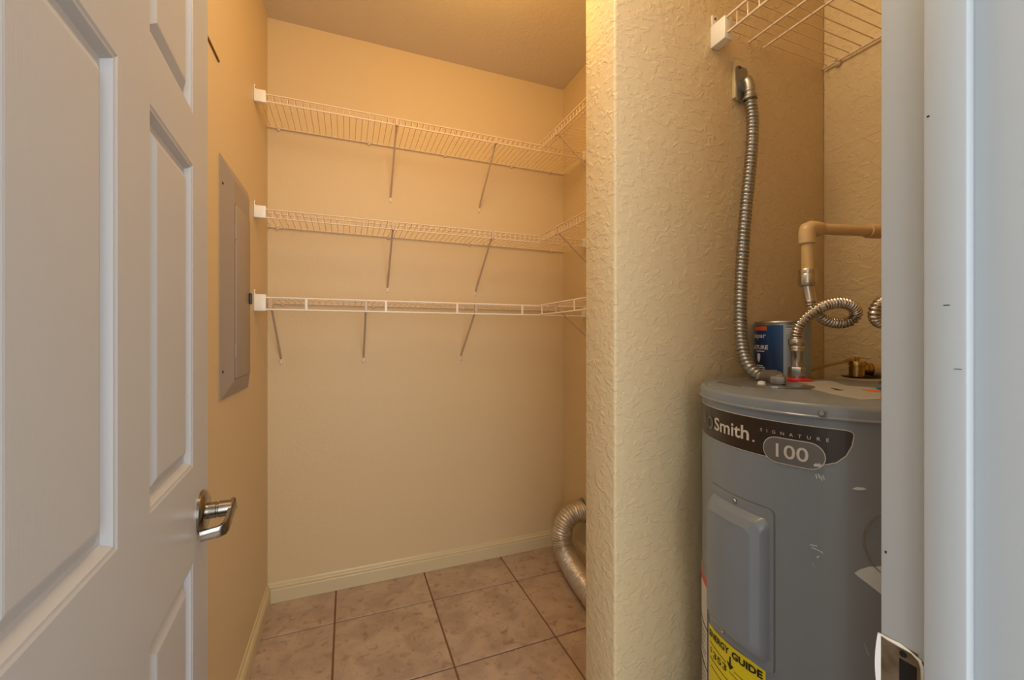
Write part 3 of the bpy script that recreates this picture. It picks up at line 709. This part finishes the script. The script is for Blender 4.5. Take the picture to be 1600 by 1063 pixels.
# ------------------------------------------------------------------ paint can on the heater
KX, KY, KR, KH = .920, .656, .0545, .125
pc = empty('paint_can', (KX, KY, TZ), 'small navy labelled paint can standing at the back of the heater top', 'paint can')
def kp(name, bm, m, sm=None, parent=pc): return finish(bm, name, M[m], parent, sm)
bm = bmesh.new(); lathe(bm, [(0, 0.001), (KR - .003, .001), (KR, 0), (KR + .0012, .002), (KR, .005), (KR, KH - .006), (KR + .0012, KH - .003), (KR, KH), (KR - .004, KH - .0005), (0, KH - .002)], 64); kp('can_body', bm, 'steel', 40)
bm = bmesh.new(); lathe(bm, [(0, KH - .006), (KR - .006, KH - .006), (KR - .007, KH - .001), (KR - .010, KH + .001), (KR - .013, KH - .002), (0, KH - .002)], 48); kp('lid', bm, 'steel', 40)
def klabel(poly, m, nm, rad=KR + .0004, parent=None):
    return kp(nm, wrap(flat_poly([(R(a), z) for a, z in poly]), 0, 0, rad, R(5), .0003), m, None, parent or pc)
# angle on the can seen at a pixel
def kang(px):
    r = ray(px, 540); a_ = r.x ** 2 + r.y ** 2; b_ = -2 * (r.x * KX + r.y * KY); c = KX ** 2 + KY ** 2 - KR ** 2; D = b_ * b_ - 4 * a_ * c
    t = (-b_ - math.sqrt(max(D, 0))) / 2 / a_; return math.degrees(math.atan2(r.y * t - KY, r.x * t - KX)) % 360
aR, aE = kang(1224), kang(1258)
klabel([(aR - 120, .010), (aR, .010), (aR, KH - .009), (aR - 120, KH - .009)], 'navy', 'front_label')
klabel([(aR, .010), (aR + 100, .010), (aR + 100, KH - .009), (aR, KH - .009)], 'canwall', 'side_label')
def ktext(s, a0, a1, z0, z1, bold=.01, m='white'):
    b = fit_text(s, R(a1 - a0), z1 - z0, bold)
    for v in b.verts: v.co += Vector((R(a0), z0, 0))
    kp('lettering', wrap(b, 0, 0, KR + .0009, R(4)), m)
aL = kang(1181); aT = kang(1197)
klabel([(aT + 2 - 42, KH - .020), (aT + 2, KH - .020), (aT + 2, KH - .011), (aT + 2 - 42, KH - .011)], 'orange', 'orange_tab', KR + .0008)
ktext('Valspar', aT - 58, aT, .085, .099)
ktext('SIGNATURE', aT + 5 - 78, aT + 5, .0625, .072, .02)
for z, da in ((.0575, -4), (.025, -8), (.021, -3), (.017, -2)): klabel([(aT - 30, z), (aT + da, z), (aT + da, z + .0018), (aT - 30, z + .0018)], 'white', 'print_line', KR + .0008)
klabel([(aR - 60, .012), (aR - 4, .012), (aR - 4, .0145), (aR - 60, .0145)], 'canwall', 'print_line', KR + .0008)
am = kang(1186)
klabel([(am - 5, .052), (am, .0535), (am + 5, .052), (am + 5, .043), (am + 3, .037), (am, .033), (am - 3, .037), (am - 5, .043)], 'white', 'shield', KR + .0009)
for k_ in range(5): klabel([(aR + 4, KH - .0135 - k_ * .0035), (aR + 26, KH - .0135 - k_ * .0035), (aR + 26, KH - .0125 - k_ * .0035), (aR + 4, KH - .0125 - k_ * .0035)], 'navy' if k_ == 0 else 'white', 'print_line', KR + .0008)

# ------------------------------------------------------------------ cold and hot water pipes
def D(px, py, d):   # point at forward depth d
    r = ray(px, py); return r * d * .972 + Vector((0, 0, EYE))
wpz = empty('water_pipe', D(1262, 360, .885), 'cream plastic water pipe with elbow above the heater top', 'pipe')
def pp(name, bm, m, sm=None, parent=None, root=None):
    root = root or wpz
    for v in bm.verts: v.co -= root.location
    return finish(bm, name, M[m], parent or root, sm)
e_ = D(1261, 357, .885); far = D(1374, 362, .915); far = e_ + (far - e_) * (XR + .01 - e_.x) / (far.x - e_.x)
coup = e_.lerp(far, .0)
bm = bmesh.new(); tube(bm, [e_ + (far - e_) * .1, far], .0112, 20); pp('horizontal_pipe', bm, 'cpvc', 40)
dn = D(1263, 432, .885)
bm = bmesh.new(); tube(bm, [e_ + Vector((0, 0, -.012)), dn], .0112, 20); pp('drop_pipe', bm, 'cpvc', 40)
dx = (far - e_).normalized()
bm = bmesh.new(); tube(bm, [e_ + Vector((0, 0, -.033))] + [e_ + Vector((0, 0, -.031)), e_ + Vector((0, 0, -.006)), e_ + Vector((0, 0, -.001)) + dx * .0015, e_ + Vector((0, 0, .001)) + dx * .006, e_ + dx * .031 + Vector((0, 0, -.001)), e_ + dx * .033 + Vector((0, 0, -.001))], lambda i, s: (.0125, .0150, .0150, .0150, .0150, .0146, .0125)[i], 20); pp('elbow', bm, 'cpvc', 50)
kk = [.66, .74]; bm = bmesh.new(); ca = D(1356, 361, .910); t0 = (ca.x - e_.x) / (far.x - e_.x)
ca = e_.lerp(far, t0); bm = bmesh.new(); lathe(bm, [(.0112, 0), (.0145, 0), (.015, .002), (.0146, .035), (.0112, .035)], 20, axis_mtx(ca, dx)); pp('coupling', bm, 'cpvc', 40)
# yellow printing on the drop pipe
def pipe_print(cx, cy, r, ang0, z0, z1, s):
    b = fit_text(s, z1 - z0, .0055, .01)
    for v in b.verts: x, y = v.co.x, v.co.y; v.co = Vector((ang0 + (y / r), z1 - x, 0))
    return wrap(b, cx, cy, r + .0004, R(15))
pm = (e_ + dn) / 2
pp('printing', pipe_print(pm.x, pm.y, .0112, math.atan2(-pm.y, -pm.x) - .85, dn.z + .012, e_.z - .036, 'CPVC 3/4'), 'cpvcy')
# connector: brass/steel fitting, corrugated stainless loop, lower nipple
wc = empty('water_connector', D(1263, 425, .885), 'corrugated stainless water connector with one loop beside the paint can', 'water connector')
base = Vector((.9005, .6005, TZ))
pw = lambda nm, bm, m, sm=45: pp(nm, bm, m, sm, root=wc)
t_ = D(1262, 421, .885); down = (0, 0, -1)
bm = bmesh.new(); lathe(bm, [(.0112, 0), (.0155, 0), (.0165, .002), (.0165, .009), (.0160, .0105), (.0168, .012), (.0168, .027), (.0150, .034), (.0120, .036), (.0115, .036)], 28, axis_mtx(t_, down)); pw('upper_fitting', bm, 'stain')
b_ = D(1266, 471, .885)
bm = bmesh.new(); tube(bm, [t_ + Vector((0, 0, -.034)), b_ + Vector((0, 0, .004)), b_ ], lambda i, s: (.0108, .0108, .0118)[i], 20); pw('sleeve', bm, 'stain')
lo = Vector((base.x - .004, base.y, TZ + .060))
dB = .885
loop = spline([D(1266, 468, .887), D(1268, 480, .888), D(1278, 491, .890), D(1292, 501, .892), D(1312, 505, .893), D(1330, 501, .888), D(1337.5, 490, .880), D(1331, 478, .872), D(1314, 473, .868), D(1293, 476, .865), D(1275, 484.5, .866), D(1260, 496, .872), D(1249, 509, .880), D(1245, 523, .886), D(1245, 534, .888)], 14)
bm = bmesh.new(); lp = resample(loop, .00085); tube(bm, lp, lambda i, s: .0076 + .0040 * abs(math.sin(PI * s / .0062)) ** .8, 18); pw('corrugated_loop', bm, 'stain', 80)
L0 = D(1245, 530, .888)
bm = bmesh.new(); lathe(bm, [(.0085, 0), (.0145, 0), (.0155, .002), (.0152, .011), (.0125, .014), (.0135, .016), (.0135, .019), (.0115, .020), (.0128, .022), (.0128, .025), (.0110, .027), (.0105, .050), (.0098, .062)], 24, axis_mtx(L0, down)); pw('lower_fitting', bm, 'stain')
bm = bmesh.new(); n0 = L0 + Vector((0, 0, -.0335)); q = Vector((L0.x, L0.y, 0))
lathe(bm, [(0, TZ + .0105), (.0150, TZ + .0105), (.0155, TZ + .012), (.0155, TZ + .0265), (.0145, TZ + .028), (0, TZ + .028)], 6, Matrix.Translation(q)); pw('hex_nut', bm, 'stain', 20)
bm = bmesh.new(); lathe(bm, [(0, TZ + .001), (.0135, TZ + .001), (.0135, TZ + .0105), (0, TZ + .0105)], 20, Matrix.Translation(q)); pw('nipple', bm, 'steel')
bm = bmesh.new(); lathe(bm, [(.012, TZ + .0002), (.0285, TZ + .0002), (.0285, TZ + .003), (.020, TZ + .006), (.012, TZ + .006), (.012, TZ + .0002)], 32, Matrix.Translation(q)); pw('red_collar', bm, 'red')
# second connector: its loop just shows past the jamb
wc2 = empty('water_connector', (1.0, .50, 1.30), 'second corrugated water connector loop just past the jamb edge', 'water connector')
c2 = D(1393, 487, .825); pts2 = []
for k in range(49):
    a = 2 * PI * k / 44 + .3
    pts2.append(c2 + Vector((CT, -ST, 0)) * (.0300 * math.cos(a)) + Vector((0, 0, 1)) * (.0215 * math.sin(a)) + Vector((ST, CT, 0)) * (.010 * math.cos(a) + k * .0006))
hi = pts2[-1]; pts2 = [Vector((pts2[0].x, pts2[0].y, TZ + .06))] * 0 + pts2
bm = bmesh.new(); tube(bm, resample(spline(pts2, 4), .00085), lambda i, s: .0076 + .0040 * abs(math.sin(PI * s / .0062)) ** .8, 18); pp('corrugated_loop', bm, 'stain', 80, root=wc2)
s0, s1 = pts2[0], pts2[-1]
bm = bmesh.new(); tube(bm, spline([s0, s0 + Vector((.012, -.004, -.012)), Vector((c2.x + .012, c2.y, s0.z - .045)), Vector((c2.x + .004, c2.y, TZ + .05))], 8), .0105, 16); pp('lower_tail', bm, 'stain', 60, root=wc2)
bm = bmesh.new(); lathe(bm, [(0, TZ), (.020, TZ), (.020, TZ + .004), (.014, TZ + .006), (.014, TZ + .05), (.011, TZ + .055), (0, TZ + .055)], 24, Matrix.Translation((c2.x + .004, c2.y, 0))); pp('lower_fitting', bm, 'stain', 40, root=wc2)
bm = bmesh.new(); tube(bm, spline([s1, s1 + Vector((.01, -.004, .02)), Vector((s1.x + .014, s1.y - .01, 1.40)), Vector((s1.x + .014, s1.y - .01, 1.6))], 8), .0108, 16); pp('riser', bm, 'cpvc', 60, root=wc2)

# ------------------------------------------------------------------ relief valve
dc = top(1346, 592)
rv = empty('relief_valve', dc, 'brass relief valve with thin lever and cream outlet pipe on black disc', 'valve')
rp = lambda nm, bm, m, sm=45: pp(nm, bm, m, sm, root=rv)
bm = bmesh.new(); lathe(bm, [(0, .004), (.012, .004), (.030, .0022), (.0345, .0040), (.035, .0055), (.030, .0060), (.014, .0062), (0, .0065)], 36, Matrix.Translation(dc)); rp('black_disc', bm, 'black')
v0 = dc + Vector((-.004, .006, 0)); 
bm = bmesh.new(); lathe(bm, [(0, .006), (.0145, .006), (.0145, .026), (.0130, .0265), (.0130, .0285), (.0155, .029), (.0155, .0365), (.0140, .038), (0, .038)], 24, Matrix.Translation(v0)); rp('valve_body', bm, 'brass')
R_ = Vector((CT, -ST, 0)); Fd = Vector((ST, CT, 0))
od = (R_ * .96 - Fd * .25).normalized(); oc = v0 + Vector((0, 0, .0195)); oc.z = TZ + .0205
bm = bmesh.new(); lathe(bm, [(0, .006), (.0115, .006), (.0115, .017), (.0135, .018), (.0135, .022), (.0120, .023), (.0120, .024), (.0135, .025), (.0135, .028), (0, .028)], 22, axis_mtx(oc, od)); rp('outlet', bm, 'brass')
bm = bmesh.new(); lathe(bm, [(.0100, .026), (.0140, .026), (.0145, .028), (.0145, .060), (.0112, .061), (.0112, .135), (0, .135)], 24, axis_mtx(oc, od)); rp('outlet_pipe', bm, 'cpvc')
lv = [v0 + Vector((0, 0, .044)) + R_ * .022, v0 + Vector((0, 0, .046)) + R_ * .006, v0 + Vector((0, 0, .042)) - R_ * .016, v0 + Vector((0, 0, .036)) - R_ * .03, v0 + Vector((0, 0, .030)) - R_ * .06, v0 + Vector((0, 0, .018)) - R_ * .098]
bm = bmesh.new(); rings = []
for i, p in enumerate(spline(lv, 4)):
    hw = .0055
    rings.append([bm.verts.new(p + Fd * hw + Vector((0, 0, .0008))), bm.verts.new(p - Fd * hw + Vector((0, 0, -.0008))), bm.verts.new(p - Fd * hw + Vector((0, 0, -.0022))), bm.verts.new(p + Fd * hw + Vector((0, 0, -.0008)))])
for a, b in zip(rings, rings[1:]):
    for k in range(4): bm.faces.new((a[k], a[(k + 1) % 4], b[(k + 1) % 4], b[k]))
bm.faces.new(rings[0]); bm.faces.new(rings[-1][::-1]); rp('lever', bm, 'brass', 30)
bm = bmesh.new(); tube(bm, [v0 + Vector((0, 0, .036)), v0 + Vector((0, 0, .047))], .004, 10); rp('stem', bm, 'brass')

# ------------------------------------------------------------------ ceiling lamps (above the frame); the deeper one is added for the fill light
for x, y, lb in ((.12, .66, 'round flush white ceiling light just inside the doorway'), (.45, 1.30, 'added round flush white disc above the unseen pantry fill light')):
    t = empty('ceiling_light', (x, y, ZC), lb, 'ceiling light', 'ceiling lights')
    bm = bmesh.new(); lathe(bm, [(0, 0), (.08, 0), (.08, -.012), (.075, -.016), (0, -.016)], 32); finish(bm, 'lamp_base', M['plastic'], t, 40)
